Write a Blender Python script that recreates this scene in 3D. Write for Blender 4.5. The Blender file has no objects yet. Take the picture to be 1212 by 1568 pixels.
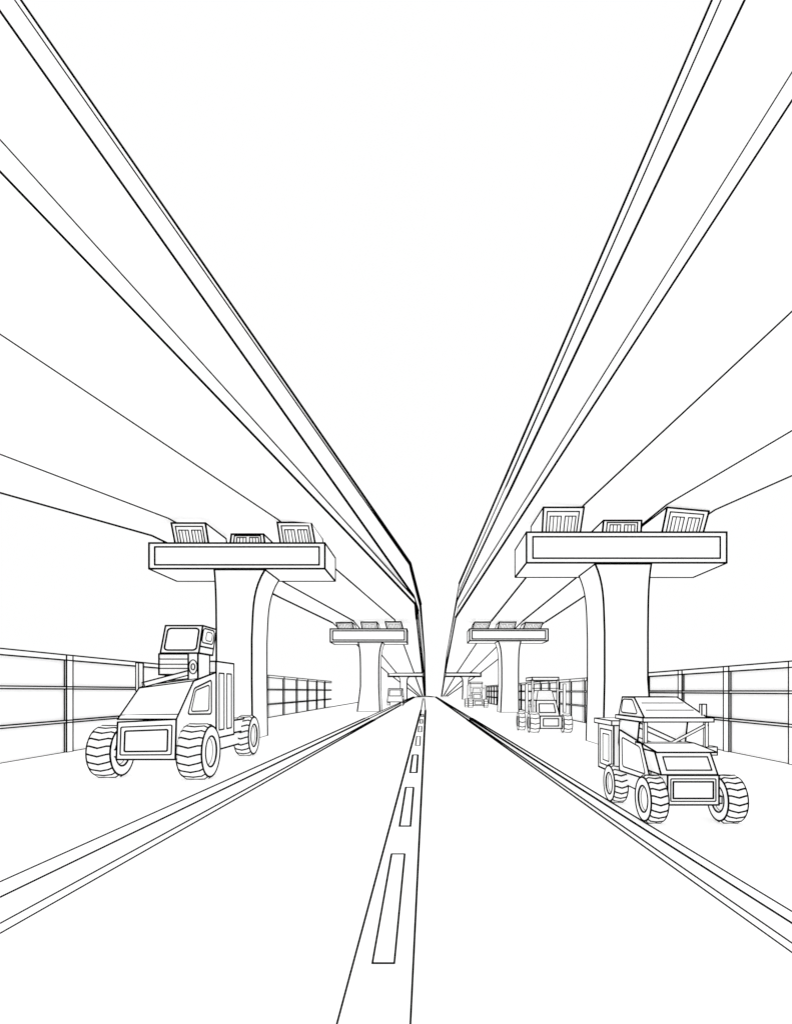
import bpy, math
from mathutils import Vector, Matrix

F=900.0; VX=652.0; VY=1058.0; H=2.0
LW=1.62      # global weight of the modelled edge strips

def U(px,py,d):
    "survey helper: image bearing at a chosen distance -> world point"
    return Vector(((px-VX)*d/F, d, H-(py-VY)*d/F))

# ---------------------------------------------------------------- materials
def mat_selflit_white(name, val=0.62, em=0.48, rough=0.85):
    m=bpy.data.materials.new(name); m.use_nodes=True
    nt=m.node_tree; b=nt.nodes["Principled BSDF"]
    n=nt.nodes.new("ShaderNodeTexNoise"); n.inputs["Scale"].default_value=3.0
    r=nt.nodes.new("ShaderNodeValToRGB")
    r.color_ramp.elements[0].color=(val*0.98,val*0.98,val*0.98,1)
    r.color_ramp.elements[1].color=(val,val,val,1)
    nt.links.new(n.outputs["Fac"],r.inputs["Fac"])
    nt.links.new(r.outputs["Color"],b.inputs["Base Color"])
    b.inputs["Roughness"].default_value=rough
    b.inputs["Specular IOR Level"].default_value=0.0
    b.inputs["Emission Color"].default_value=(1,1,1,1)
    b.inputs["Emission Strength"].default_value=em  # added self-glow, lifts shaded undersides and recesses to flat white
    return m
WHITE=mat_selflit_white("white_paper_selflit")
CONC=mat_selflit_white("white_concrete_selflit",0.64)
ROADM=mat_selflit_white("white_road_selflit",0.62)
INK=bpy.data.materials.new("black_ink_line"); INK.use_nodes=True
_b=INK.node_tree.nodes["Principled BSDF"]
_b.inputs["Base Color"].default_value=(0.001,0.001,0.001,1)
_b.inputs["Roughness"].default_value=1.0
_b.inputs["Specular IOR Level"].default_value=0.0

# ---------------------------------------------------------------- builder
class B:
    def __init__(s,name,mat=WHITE,w=2.0):
        s.name=name; s.mat=mat; s.w=w; s.v=[]; s.f=[]; s.s=[]; s.parts=[]
    def part(s,pname):
        s.flush(); s.pname=pname
    pname="body"
    def flush(s):
        if s.v or s.s:
            s.parts.append((s.pname,s.v,s.f,s.s)); s.v=[];s.f=[];s.s=[]
    def face(s,*pts):
        i=len(s.v); s.v+= [Vector(p) for p in pts]; s.f.append(tuple(range(i,i+len(pts))))
    def line(s,a,b,w=None): s.s.append((Vector(a),Vector(b),w or s.w))
    def poly(s,pts,w=None,closed=False):
        n=len(pts)
        for i in range(n if closed else n-1): s.line(pts[i],pts[(i+1)%n],w)
    def hexa(s,c,w=None,edges=True):
        for q in ((0,1,2,3),(4,5,6,7),(0,1,5,4),(1,2,6,5),(2,3,7,6),(3,0,4,7)):
            s.face(*[c[k] for k in q])
        if edges:
            for a,b in ((0,1),(1,2),(2,3),(3,0),(4,5),(5,6),(6,7),(7,4),(0,4),(1,5),(2,6),(3,7)):
                s.line(c[a],c[b],w)
    def box(s,x0,x1,y0,y1,z0,z1,w=None,edges=True,top=None):
        X0,X1,Y0,Y1=(x0,x1,y0,y1) if top is None else top
        c=[(x0,y0,z0),(x1,y0,z0),(x1,y1,z0),(x0,y1,z0),(X0,Y0,z1),(X1,Y0,z1),(X1,Y1,z1),(X0,Y1,z1)]
        s.hexa([Vector(p) for p in c],w,edges); return [Vector(p) for p in c]
    def beam(s,a,b,t,w=None):
        a=Vector(a);b=Vector(b);d=(b-a).normalized()
        u=Vector((0,0,1)) if abs(d.z)<0.8 else Vector((0,1,0))
        x=d.cross(u).normalized()*t/2; y=d.cross(x).normalized()*t/2
        s.hexa([a-x-y,a+x-y,a+x+y,a-x+y,b-x-y,b+x-y,b+x+y,b-x+y],w)
    def bil(s,q,u,v):
        a=q[0].lerp(q[1],u); b=q[3].lerp(q[2],u); return a.lerp(b,v)
    def panel(s,q,u0,u1,v0,v1,r=0.0,w=None):
        q=[Vector(p) for p in q]
        if r<=0: pts=[(u0,v0),(u1,v0),(u1,v1),(u0,v1)]
        else:
            pts=[]
            for cx,cy,a0 in ((u0+r,v0+r,180),(u1-r,v0+r,270),(u1-r,v1-r,0),(u0+r,v1-r,90)):
                for k in range(5):
                    a=math.radians(a0+k*22.5); pts.append((cx+r*math.cos(a),cy+r*math.sin(a)))
        s.poly([s.bil(q,u,v) for u,v in pts],w,True)
    def slats(s,q,n,u0=0.1,u1=0.9,v0=0.1,v1=0.9,w=None):
        q=[Vector(p) for p in q]
        for i in range(n):
            u=u0+(u1-u0)*(i/(n-1) if n>1 else .5)
            s.line(s.bil(q,u,v0),s.bil(q,u,v1),w)
    def wheel(s,cx,cy,R,wd,z0,w=None,side=1,bars=20):
        "tyre with tread ribs and hub, axle along X; side=+1/-1 outer face"
        cz=z0+R; N=40
        prof=[(-.5,.0),(-.5,.92),(-.36,1.0),(.36,1.0),(.5,.92)]
        hub=[(.5,.56),(.36,.5),(.36,.0)] if side>0 else [(.5,0)]
        prof=prof+hub
        if side<0:
            prof=[(-.36,0),(-.36,.5),(-.5,.56),(-.5,.92),(-.36,1.0),(.36,1.0),(.5,.92),(.5,0)]
        def P(o,r,a): return Vector((cx+o*wd,cy+math.cos(a)*r*R,cz+math.sin(a)*r*R))
        for i in range(N):
            a0=2*math.pi*i/N;a1=2*math.pi*(i+1)/N
            for (o0,r0),(o1,r1) in zip(prof[:-1],prof[1:]):
                s.face(P(o0,r0,a0),P(o1,r1,a0),P(o1,r1,a1),P(o0,r0,a1))
        def circ(o,r,ww=None): s.poly([P(o,r,2*math.pi*i/N) for i in range(N)],ww,True)
        circ(-.5,.92,w); circ(.5,.92,w)
        o=.5*side; circ(o,.56,w); circ(.36*side,.5,(w or s.w)*.45)
        for i in range(bars):
            a=2*math.pi*(i+.0)/bars; k=.10
            s.poly([P(-.5,.92,a),P(-.36,1.0,a+.02),P(0,1.005,a+k),P(.36,1.0,a+.02),P(.5,.92,a)],w)
    def build(s):
        s.flush()
        root=bpy.data.objects.new(s.name,None); bpy.context.collection.objects.link(root)
        for pn,v,f,sg in s.parts:
            if f:
                me=bpy.data.meshes.new(pn); me.from_pydata([tuple(p) for p in v],[],f); me.update()
                me.materials.append(s.mat)
                o=bpy.data.objects.new(pn,me); bpy.context.collection.objects.link(o); o.parent=root
            if sg:
                V=[];Fc=[]
                for a,b,w in sg:
                    L=(b-a).length
                    if L<1e-6: continue
                    d=(b-a)/L
                    u=Vector((0,0,1)) if abs(d.z)<0.9 else Vector((1,0,0))
                    x=d.cross(u).normalized(); y=d.cross(x).normalized()
                    ra=LW*w*.5*max(a.y,1.5)/F; rb=LW*w*.5*max(b.y,1.5)/F
                    i=len(V)
                    for p,r,sgn in ((a,ra,-1),(b,rb,1)):
                        for k in range(6):
                            t=math.pi*k/3
                            V.append(tuple(p+d*(sgn*r*.5)+x*math.cos(t)*r+y*math.sin(t)*r))
                    for k in range(6):
                        Fc.append((i+k,i+(k+1)%6,i+6+(k+1)%6,i+6+k))
                    Fc.append(tuple(i+k for k in range(6))); Fc.append(tuple(i+6+k for k in range(6)))
                me=bpy.data.meshes.new(pn+"_edges"); me.from_pydata(V,[],Fc); me.update()
                me.materials.append(INK)
                o=bpy.data.objects.new(pn+"_edges",me); bpy.context.collection.objects.link(o); o.parent=root
        return root

# ---------------------------------------------------------------- ground / road / kerbs
FAR=185.0; Z1=0.12
g=B("ground",ROADM)
g.part("terrain"); g.face((-3000,-30,-.05),(3000,-30,-.05),(3000,4000,-.05),(-3000,4000,-.05)); g.build()
r=B("road",ROADM)
r.part("carriageway"); r.face((-3.66,-5,0),(2.894,-5,0),(2.894,FAR,0),(-3.66,FAR,0))
N0=1.5
def long(b,x,z,w=1.9,y1=FAR):
    b.line((x,N0,z),(x,40,z),w); b.line((x,40,z),(x,y1,z),w*.6)
long(r,-3.51,0); long(r,2.79,0)
pts=[Vector((-3.66+6.55*k/12,FAR,0.35*math.sin(math.pi*k/12))) for k in range(13)]
r.poly(pts,1.3)
for a,b_ in zip(pts[:-1],pts[1:]): r.face(a,b_,Vector((b_.x,FAR,-.04)),Vector((a.x,FAR,-.04)))
r.build()
m=B("lane_marking",WHITE)
m.part("median_strip"); m.face((-.535,1,.004),(-.096,1,.004),(-.096,FAR,.004),(-.535,FAR,.004))
m.line((-.535,1.5,.004),(-.56,60,.004),2.0); m.line((-.096,1.5,.004),(-.096,60,.004),2.0)
m.line((-.56,60,.004),(-.9,150,.004),1.0); m.line((-.096,60,.004),(-.5,150,.004),1.0)
m.part("dashes")
ds=[(4.3,7.17),(8.65,12.1),(14.3,18.2),(21.4,25.7),(28.5,33),(36,41),(45,50)]
for a,b in ds:
    x0,x1=(-.395,-.235)
    c=[(x0,a,.008),(x1,a,.008),(x1+(-.03),b,.008),(x0+(-.03),b,.008)]
    m.face(*c); m.poly(c,1.9 if a<20 else 1.1,True)
m.build()
for nm,kb,kt,ko,edge in (("sidewalk",-3.66,-3.88,-4.19,-14.),("sidewalk",2.894,2.957,3.11,13.)):
    s=B(nm,CONC)
    s.part("kerb"); s.face((kb,-5,0),(kt,-5,Z1),(kt,FAR,Z1),(kb,FAR,0)); s.face((kt,-5,Z1),(ko,-5,Z1),(ko,FAR,Z1),(kt,FAR,Z1))
    long(s,kb,0); long(s,kt,Z1); long(s,ko,Z1)
    s.part("slab"); s.face((ko,-5,Z1),(edge,-5,Z1),(edge,FAR,Z1),(ko,FAR,Z1)); s.face((edge,-5,Z1),(edge,FAR,Z1),(edge*1.1,FAR,-.05),(edge*1.1,-5,-.05))
    s.build()

# ---------------------------------------------------------------- elevated decks
def deck(sections,depths,outer,wts):
    b=B("elevated_highway",CONC); b.part("deck")
    S=[[U(px,py,d) for px,py in sec] for sec,d in zip(sections,depths)]
    for sec in S:
        g3=sec[-1]; sec.append(g3+Vector((outer*.3,0,1.6 if g3.y<100 else .6)))
    for a,c in zip(S[:-1],S[1:]):
        n=len(a)
        for i in range(n): b.face(a[i],a[(i+1)%n],c[(i+1)%n],c[i])
        for i,w in enumerate(wts):
            if w: b.line(a[i],c[i],w if a[i].y<50 else w*.65)
    b.build()

def near(P,border,Cx,t):
    out=[]
    for (x,y),(bx,by) in zip(P,border):
        s=(y-by)/(x-bx); Cy=y+s*(Cx-x)
        out.append((Cx+(x-Cx)/t, Cy+(y-Cy)/t))
    return out
t0=.11
S1=[(552,753.6),(551,758),(548,793),(520,790),(520,804),(425,795),(257,793),(232,820)]
bd=[(73,60),(64,60),(55,95),(55,275),(55,320),(55,548),(55,716),(55,770)]
S3=[(643,925),(641,925),(639,935),(638,940),(637,948),(603,948),(540,950),(508,953)]
def mid(i,d,d1=22.5,d3=53.):
    a=U(*S1[i],d1);c=U(*S3[i],d3);p=a.lerp(c,(d-d1)/(d3-d1))
    return (VX+p.x*F/d, VY-(p.z-H)*F/d)
S2=[(627,862),(625,864),(632,912),(633.5,916),(635,925)]+[mid(i,38) for i in (5,6,7)]
S4=[(648.5,1000),(648,1000),(646.5,1015),(646,1022),(645.5,1028),(633,1030),(606,1030),(594,1031)]
S5=[(650,1064),(650,1064),(649.5,1065),(649,1066),(649,1066),(646,1066),(643,1066),(640,1066)]
W=[2.8,1.8,2.5,1.9,2.3,1.9,1.9,1.9]
deck([near(S1,bd,668,t0),S1,S2,S3,S4,S5],[22.5*t0,22.5,38,53,130,185],-1,W)
def ln(bx,by,ex,ey,x): return (x,by+(ey-by)/(ex-bx)*(x-bx))
bdR=[(1063,60),(1076,60),(1110,60),(1157,198),(1157,237),(1157,527),(1157,691),(1157,752)]
S3R=[(703,893),(704,903),(700,918),(701,930),(697,945),(752,950),(800,950),(834,952)]
S1R=[ln(1063,60,703,893,775),ln(1076,60,704,903,778),ln(1110,60,700,918,785),ln(1157,198,701,930,812),ln(1157,237,697,945,812),(893,773),(1020,772),(1094,780)]
S4R=[(687,985),(686.5,988),(684,1000),(682.5,1015),(681.5,1027),(700,1028),(720,1029),(735,1030)]
S5R=[(677,1064),(677,1064),(676,1065),(675.5,1066),(675,1066),(678,1066),(681,1066),(684,1066)]
deck([near(S1R,bdR,665,t0),S1R,S3R,S4R,S5R],[20*t0,20,51,130,185],1,W)

# ---------------------------------------------------------------- piers
def pier(d,cap,col,prof,peds,w=1.9,thick=2.5,cd=2.1):
    b=B("bridge_pier",CONC,w)
    x0,x1,z0,z1=cap
    b.part("pier_cap")
    c=b.box(x0,x1,d,d+thick,z0,z1)
    L=x1-x0
    b.panel([c[0],c[1],c[5],c[4]],.15/L*1.0+.01,1-.15/L-.01,.15,.85,w=w*.9)
    b.part("column")
    rows=[]
    for z,dl,dr in prof:
        xl=col[0]-dl; xr=col[1]+dr
        rows.append([Vector((xl,d+.15,z)),Vector((xr,d+.15,z)),Vector((xr,d+.15+cd,z)),Vector((xl,d+.15+cd,z))])
    for a,c2 in zip(rows[:-1],rows[1:]):
        for i in range(4):
            b.face(a[i],a[(i+1)%4],c2[(i+1)%4],c2[i]); b.line(a[i],c2[i])
    b.poly(rows[0],closed=True); b.poly(rows[-1],closed=True)
    b.part("bearing_blocks")
    for q,back in peds:
        tl,tr,br,bl=q
        o=Vector((0,back,0))
        b.hexa([bl,br,br+o,bl+o,tl,tr,tr+o,tl+o],w)
        fq=[bl,br,tr,tl]; k=1 if d<30 else .5
        b.panel(fq,.10,.90,.0,.84,w=w*.7*k)
        b.panel(fq,.18,.46,.0,.66,w=w*.6*k); b.panel(fq,.56,.83,.0,.66,w=w*.6*k)
        b.slats(fq,2,.27,.37,0,.66,w=w*.5*k); b.slats(fq,2,.65,.74,0,.66,w=w*.5*k)
    b.build()
def prof(zt,kl=1.0,kr=1.0,bl=0.1,br=.03):
    P=[(0.1,bl,br),(1.2,bl*.5,br*.5),(2.4,0,0),(3.6,0,0)]
    for j in range(11):
        u=j/10.; z=4.0+(zt-4.0)*u
        fl=.12*u+ .42*max(0,(u-.25)/.75)**3
        P.append((z,fl*kl,fl*kr))
    return P
def peds(d,quads,zc,back=2.3):
    out=[]
    for q in quads:
        p=[U(x,y,d+.12) for x,y in q]
        for i in (2,3): p[i].z=zc
        out.append((p,back))
    return out
zc=7.66
pier(22.5,(-10.6,-3.88,6.68,zc),(-8.08,-6.72),prof(6.68,.15,.95),
     peds(22.5,[[(262,801),(314,801),(319,832),(268,832)],[(354,818),(403,818),(405,831),(352,831)],[(424,800),(476,800),(482,829),(429,829)]],zc))
zc=7.4
pier(20.,(3.4,10.2,6.36,zc),(6.1,7.58),prof(6.36,.6,.22,.05,.18),
     peds(20.,[[(831,777),(893,777),(887,817),(829,817)],[(923,797),(981,797),(980,815),(921,815)],[(1020,777),(1084,783),(1075,815),(1012,815)]],zc))
zc=H+95*53/F
pier(53.,((505-VX)*53/F,(622-VX)*53/F,H+75*53/F,zc),(-5.95,-4.3),prof(H+75*53/F,.4,.6,.3,.1),
     peds(53,[[(514,953.5),(538,953),(541,963),(517,963)],[(552,952.5),(576,952.5),(578,963),(554,963)],[(589,952),(613,952),(616,963),(592,963)]],zc),w=1.4)
zc=H+95*51/F
pier(51.,((718-VX)*51/F,(838-VX)*51/F,H+77*51/F,zc),(6.55,8.0),prof(H+77*51/F,.6,.4),
     peds(51,[[(726,952.5),(750,952.5),(746,963),(722,963)],[(764,952.5),(789,952.5),(786,963),(761,963)],[(804,953),(830,953.5),(826,963),(800,963)]],zc),w=1.4)
for x0,x1,cl,cr in ((593,648,612,622),(680,736,708,716)):
    d=130.;z1=H+28*d/F;z0=H+22*d/F
    pier(d,((x0-VX)*d/F,(x1-VX)*d/F,z0,z1),((cl-VX)*d/F,(cr-VX)*d/F),prof(z0),[],w=.9)

# ---------------------------------------------------------------- fences
def fence(X,ztop,zs,y0,step,n,yend):
    b=B("perimeter_fence",WHITE,1.8)
    o=.06 if X<0 else -.06
    b.part("infill_panel"); b.face((X-o,6,Z1),(X-o,yend,Z1),(X-o,yend,ztop-.02),(X-o,6,ztop-.02))
    b.part("rails")
    for z,t in zs:
        b.box(X-.02,X+.02,6,34,z-t,z,w=1.5); b.box(X-.02,X+.02,34,yend,z-t,z,w=.9)
    b.part("posts")
    y=y0-2*step
    for k in range(n+3):
        if 6<y<=yend+.1: b.box(X-.03,X+.03,y-.16,y+.16,Z1,ztop,w=1.4 if y<30 else .9)
        y+=step
    b.build()
fence(-11.,3.1,[(3.1,.16),(2.13,.07),(1.1,.07)],18.1,4.55,12,68)
fence(9.3,2.76,[(2.76,.16),(2.0,.07),(1.15,.07)],14.9,3.3,24,93)
e=B("path_edge",CONC); e.part("kerb_line")
for X in (-11.,9.3): e.face((X-.05,6,.125),(X+.05,6,.125),(X+.05,180,.125),(X-.05,180,.125)); e.line((X,6,.125),(X,110,.125),1.5)
e.build()

# ---------------------------------------------------------------- left tractor
v=B("construction_tractor",WHITE,1.75)
v.part("engine_hood")
xl,xr=-6.32,-5.12
c=[Vector(p) for p in ((xl,12.,.6),(xr,12.,.6),(xr,14.3,.62),(xl,14.3,.62),(xl,12.05,1.36),(xr,12.05,1.42),(xr,14.3,1.42),(xl,14.3,1.42))]
v.hexa(c,edges=False)
v.poly([c[0],c[1],c[5],c[4]],closed=True); v.line(c[1],c[2]); 
fq=[c[0],c[1],c[5],c[4]]
v.panel(fq,.06,.93,.12,.86,.03,w=1.4); v.panel(fq,.13,.86,.21,.75,.03)
v.part("cab_body")
k=[Vector(p) for p in ((xl,12.05,1.42),(xr,12.05,1.42),(xr,14.3,1.42),(xl,14.3,1.42),(xl,12.95,2.06),(xr,12.95,2.22),(xr,14.3,2.45),(xl,14.3,2.36))]
v.hexa(k,edges=False)
for a,b_ in ((0,1),(0,4),(1,5),(4,5),(5,6),(6,7),(4,7)): v.line(k[a],k[b_])
v.line(k[6],(xr,14.3,.62)); 
wq=[Vector((xr,12.62,1.5)),Vector((xr,14.0,1.45)),Vector((xr,14.0,2.26)),Vector((xr,12.98,2.06))]
v.panel(wq,0,1,0,1,.08); v.panel(wq,.11,.88,.1,.88,.08,w=1.4)
roof=[k[4],k[5],k[6],k[7]]
v.line(v.bil(roof,.03,.25),v.bil(roof,.97,.25)); v.panel(roof,.12,.9,.45,.95,w=1.3)
v.line(k[0].lerp(k[4],.12),k[1].lerp(k[5],.12),1.4)
v.part("side_grille_box")
g_=v.box(-6.1,xr+.01,14.3,15.6,.85,2.72)
sq=[g_[1],g_[2],g_[6],g_[5]]
v.panel(sq,.15,.42,.1,.85,w=1.5); v.panel(sq,.58,.85,.1,.85,w=1.5)
v.part("chassis")
v.box(-6.15,-5.32,13.,17.4,.5,.86); v.box(-6.1,-5.25,15.6,17.2,.86,1.2)
v.part("neck")
n_=v.box(-6.2,-5.42,13.65,14.25,2.38,2.86)
nq=[n_[0],n_[1],n_[5],n_[4]]
for t in (.3,.5,.75): v.line(v.bil(nq,.03,t),v.bil(nq,.97,t),1.2)
v.box(-5.42,-5.2,13.4,14.1,2.25,2.86)
for rr in (.07,.16):
    v.poly([Vector((-5.31+rr*.6*math.cos(a*math.pi/8),13.39,2.55+rr*math.sin(a*math.pi/8))) for a in range(16)],closed=True,w=1.1)
v.beam((-6.25,13.0,2.14),(-5.5,13.6,2.42),.1,1.3)
v.part("mirror"); v.box(-6.42,-6.36,13.0,13.2,2.0,2.62,w=1.1)
v.part("operator_cabin")
h=v.box(-6.1,-5.22,13.5,14.35,2.87,3.5,top=(-5.98,-5.13,13.5,14.35))
v.panel([h[0],h[1],h[5],h[4]],.08,.92,.11,.9,.1)
v.panel([h[1],h[2],h[6],h[5]],.08,.9,.4,.92,.12,w=1.4); v.panel([h[1],h[2],h[6],h[5]],.34,.78,.5,.82,.1,w=1.)
v.line(v.bil([h[1],h[2],h[6],h[5]],0,.25),v.bil([h[1],h[2],h[6],h[5]],1,.25))
v.part("wheels")
v.wheel(-4.85-.02,12.6,.585,.52,Z1,side=1); v.wheel(-6.88,12.85,.56,.5,Z1,side=1)
v.wheel(-5.25,17.2,.58,.42,Z1,side=1,w=1.5); v.wheel(-6.6,17.2,.58,.42,Z1,side=1)
v.part("axles"); v.box(-6.7,-5.0,12.5,12.7,.6,.75,w=1.5)
v.build()

# ---------------------------------------------------------------- right tractor
v=B("construction_tractor",WHITE,1.75)
v.part("engine_body")
c=v.box(3.34,4.05,8.15,8.75,.42,.83)
fq=[c[0],c[1],c[5],c[4]]; v.panel(fq,.06,.94,.12,.88,.03,w=1.3); v.panel(fq,.11,.89,.22,.78)
c=v.box(3.27,4.06,8.2,9.85,.83,1.14,top=(3.22,4.0,8.3,9.85)); fq=[c[0],c[1],c[5],c[4]]
v.panel(fq,.12,.92,.2,.78,w=1.5)
v.box(3.3,4.0,8.75,9.9,.45,.83,w=1.4)
v.part("hood")
v.box(3.22,4.06,8.22,9.0,1.14,1.22,top=(3.2,3.98,8.75,9.0))
v.part("cab_lower")
c=v.box(3.22,3.95,9.0,9.85,1.14,1.53,top=(3.24,3.97,8.95,9.85))
s1=[Vector((3.2,8.4,.72)),Vector((3.2,9.75,.68)),Vector((3.2,9.75,1.36)),Vector((3.2,8.75,1.22))]
v.face(*s1); v.panel(s1,0,1,0,1,.05); v.panel(s1,.12,.88,.13,.85,.06,w=1.4)
fq=[c[0],c[1],c[5],c[4]]
v.line(v.bil(fq,.02,.95),v.bil(fq,.98,.15),1.4); v.line(v.bil(fq,.02,.75),v.bil(fq,.9,.04),1.4); v.line(v.bil(fq,.0,.4),v.bil(fq,.5,.05),1.2)
v.part("rear_box")
c=v.box(3.15,3.9,9.9,10.75,.62,1.42); q=[c[0],c[3],c[7],c[4]]
v.panel(q,.12,.88,.1,.88,w=1.3); v.panel(q,.3,.7,.2,.78,w=1.1); v.box(3.1,3.95,9.85,10.85,1.42,1.5,w=1.3)
v.part("canopy")
c=v.box(3.24,4.18,8.75,9.9,1.6,1.9,top=(3.3,3.98,9.35,9.9))
# rounded crown of the cab roof
fq=[c[0],c[1],c[5],c[4]]
for t in (.35,.7): v.line(v.bil(fq,.1,t),v.bil(fq,.94,t),1.3)
q=[c[0],c[3],c[7],c[4]]; v.panel(q,.2,.92,.15,.88,.1,w=1.4)
v.box(3.2,4.25,8.7,9.95,1.54,1.6,w=1.3)
v.part("posts")
for x,y in ((3.27,8.8),(4.18,8.8),(3.27,9.8),(4.18,9.8)): v.beam((x,y,1.1),(x,y,1.53),.05,w=1.)
v.beam((3.75,9.,1.2),(4.2,8.8,1.5),.04,1.)
v.box(4.0,4.3,8.7,8.9,1.05,1.17,w=1.2)
v.part("exhaust_pipe"); v.beam((4.16,8.85,1.55),(4.16,8.85,1.8),.07,1.3)
v.part("wheels")
v.wheel(3.22,8.42,.335,.24,Z1,side=-1); v.wheel(4.3,8.42,.335,.27,Z1,side=-1)
v.wheel(3.2,9.95,.32,.22,Z1,side=-1,w=1.5); v.wheel(4.15,9.95,.32,.22,Z1,side=-1)
v.part("axle"); v.box(3.3,4.2,8.36,8.48,.4,.5,w=1.4)
v.build()

# ---------------------------------------------------------------- forklifts
def forklift(cx,y,s,w):
    v=B("forklift",WHITE,w)
    def X(a): return cx+a*s
    def Y(a): return y+a*s
    def Z(a): return Z1+a*s
    def bx(a,b,c,d,e,f,top=None,w=None):
        if top: top=(X(top[0]),X(top[1]),Y(top[2]),Y(top[3]))
        return v.box(X(a),X(b),Y(c),Y(d),Z(e),Z(f),top=top,w=w)
    v.part("body")
    c=bx(-.42,.55,-.1,.9,.2,.75); v.panel([c[0],c[1],c[5],c[4]],.15,.85,.2,.8)
    c=bx(-.55,.5,.1,1.9,.75,1.45,top=(-.5,.4,.45,1.8)); v.panel([c[0],c[1],c[5],c[4]],.14,.86,.22,.78)
    bx(-.45,.38,.6,1.7,1.45,1.9,top=(-.35,.3,.8,1.6),w=w*.7)
    v.part("overhead_guard")
    bx(-.7,.5,.3,1.9,2.36,2.5)
    for a in (-.68,.46): v.beam((X(a),Y(.35),Z(.8)),(X(a),Y(.35),Z(2.4)),.08*s,w*.5)
    for z in (2.0,): v.line((X(-.68),Y(.3),Z(z)),(X(.46),Y(.3),Z(z)),w*.7)
    v.part("mast")
    for a in (-.92,.8): v.beam((X(a),Y(.5),Z(.9)),(X(a),Y(.5),Z(2.2)),.12*s,w*.5)
    v.beam((X(.46),Y(.5),Z(1.9)),(X(.85),Y(.5),Z(1.9)),.08*s,w*.5); v.beam((X(-.92),Y(.5),Z(1.2)),(X(-.6),Y(.5),Z(1.2)),.08*s,w*.5)
    v.part("wheels")
    v.wheel(X(-.7),Y(0),.46*s,.42*s,Z1,side=-1,bars=12,w=w*.8); v.wheel(X(.78),Y(0),.42*s,.36*s,Z1,side=-1,bars=12,w=w*.8)
    v.wheel(X(-1.0),Y(1.6),.44*s,.3*s,Z1,side=-1,bars=12,w=w*.7)
    v.build()
forklift(5.5,26.4,1.0,1.2)
forklift(5.75,66,1.15,.7)
v=B("construction_truck",WHITE,.9)
d=75.; cx=(604-VX)*d/F
v.part("cab"); c=v.box(cx-1.0,cx+1.0,d,d+4,.6,2.3,top=(cx-.85,cx+.85,d+.3,d+4)); q=[c[0],c[1],c[5],c[4]]
v.panel(q,.1,.9,.45,.9); v.panel([c[1],c[2],c[6],c[5]],.1,.9,.4,.9)
v.part("wheels"); v.wheel(cx-.85,d+.7,.4,.3,Z1,bars=8,w=.6); v.wheel(cx+.85,d+.7,.4,.3,Z1,bars=8,w=.6); v.wheel(cx+.85,d+3.2,.4,.3,Z1,bars=8,w=.6)
v.build()

# ---------------------------------------------------------------- light, sky, camera
wd=bpy.data.worlds.new("World"); bpy.context.scene.world=wd; wd.use_nodes=True
bg=wd.node_tree.nodes["Background"]; bg.inputs["Color"].default_value=(1,1,1,1); bg.inputs["Strength"].default_value=1.0
sl=bpy.data.lights.new("sun","SUN"); sl.energy=0.5; sl.angle=math.radians(20)
so=bpy.data.objects.new("sun",sl); so.rotation_euler=(math.radians(25),math.radians(8),0); bpy.context.collection.objects.link(so)
cam=bpy.data.cameras.new("camera"); co=bpy.data.objects.new("camera",cam); bpy.context.collection.objects.link(co)
co.location=(0,0,H); co.rotation_euler=(math.radians(90),0,0)
cam.sensor_fit='VERTICAL'; cam.sensor_height=36; cam.lens=F/1568*36
cam.shift_x=-(VX-605.5)/1568; cam.shift_y=(VY-784)/1568
cam.clip_start=.05; cam.clip_end=10000
sc=bpy.context.scene; sc.camera=co
sc.view_settings.view_transform='Standard'; sc.view_settings.look='None'; sc.view_settings.exposure=0
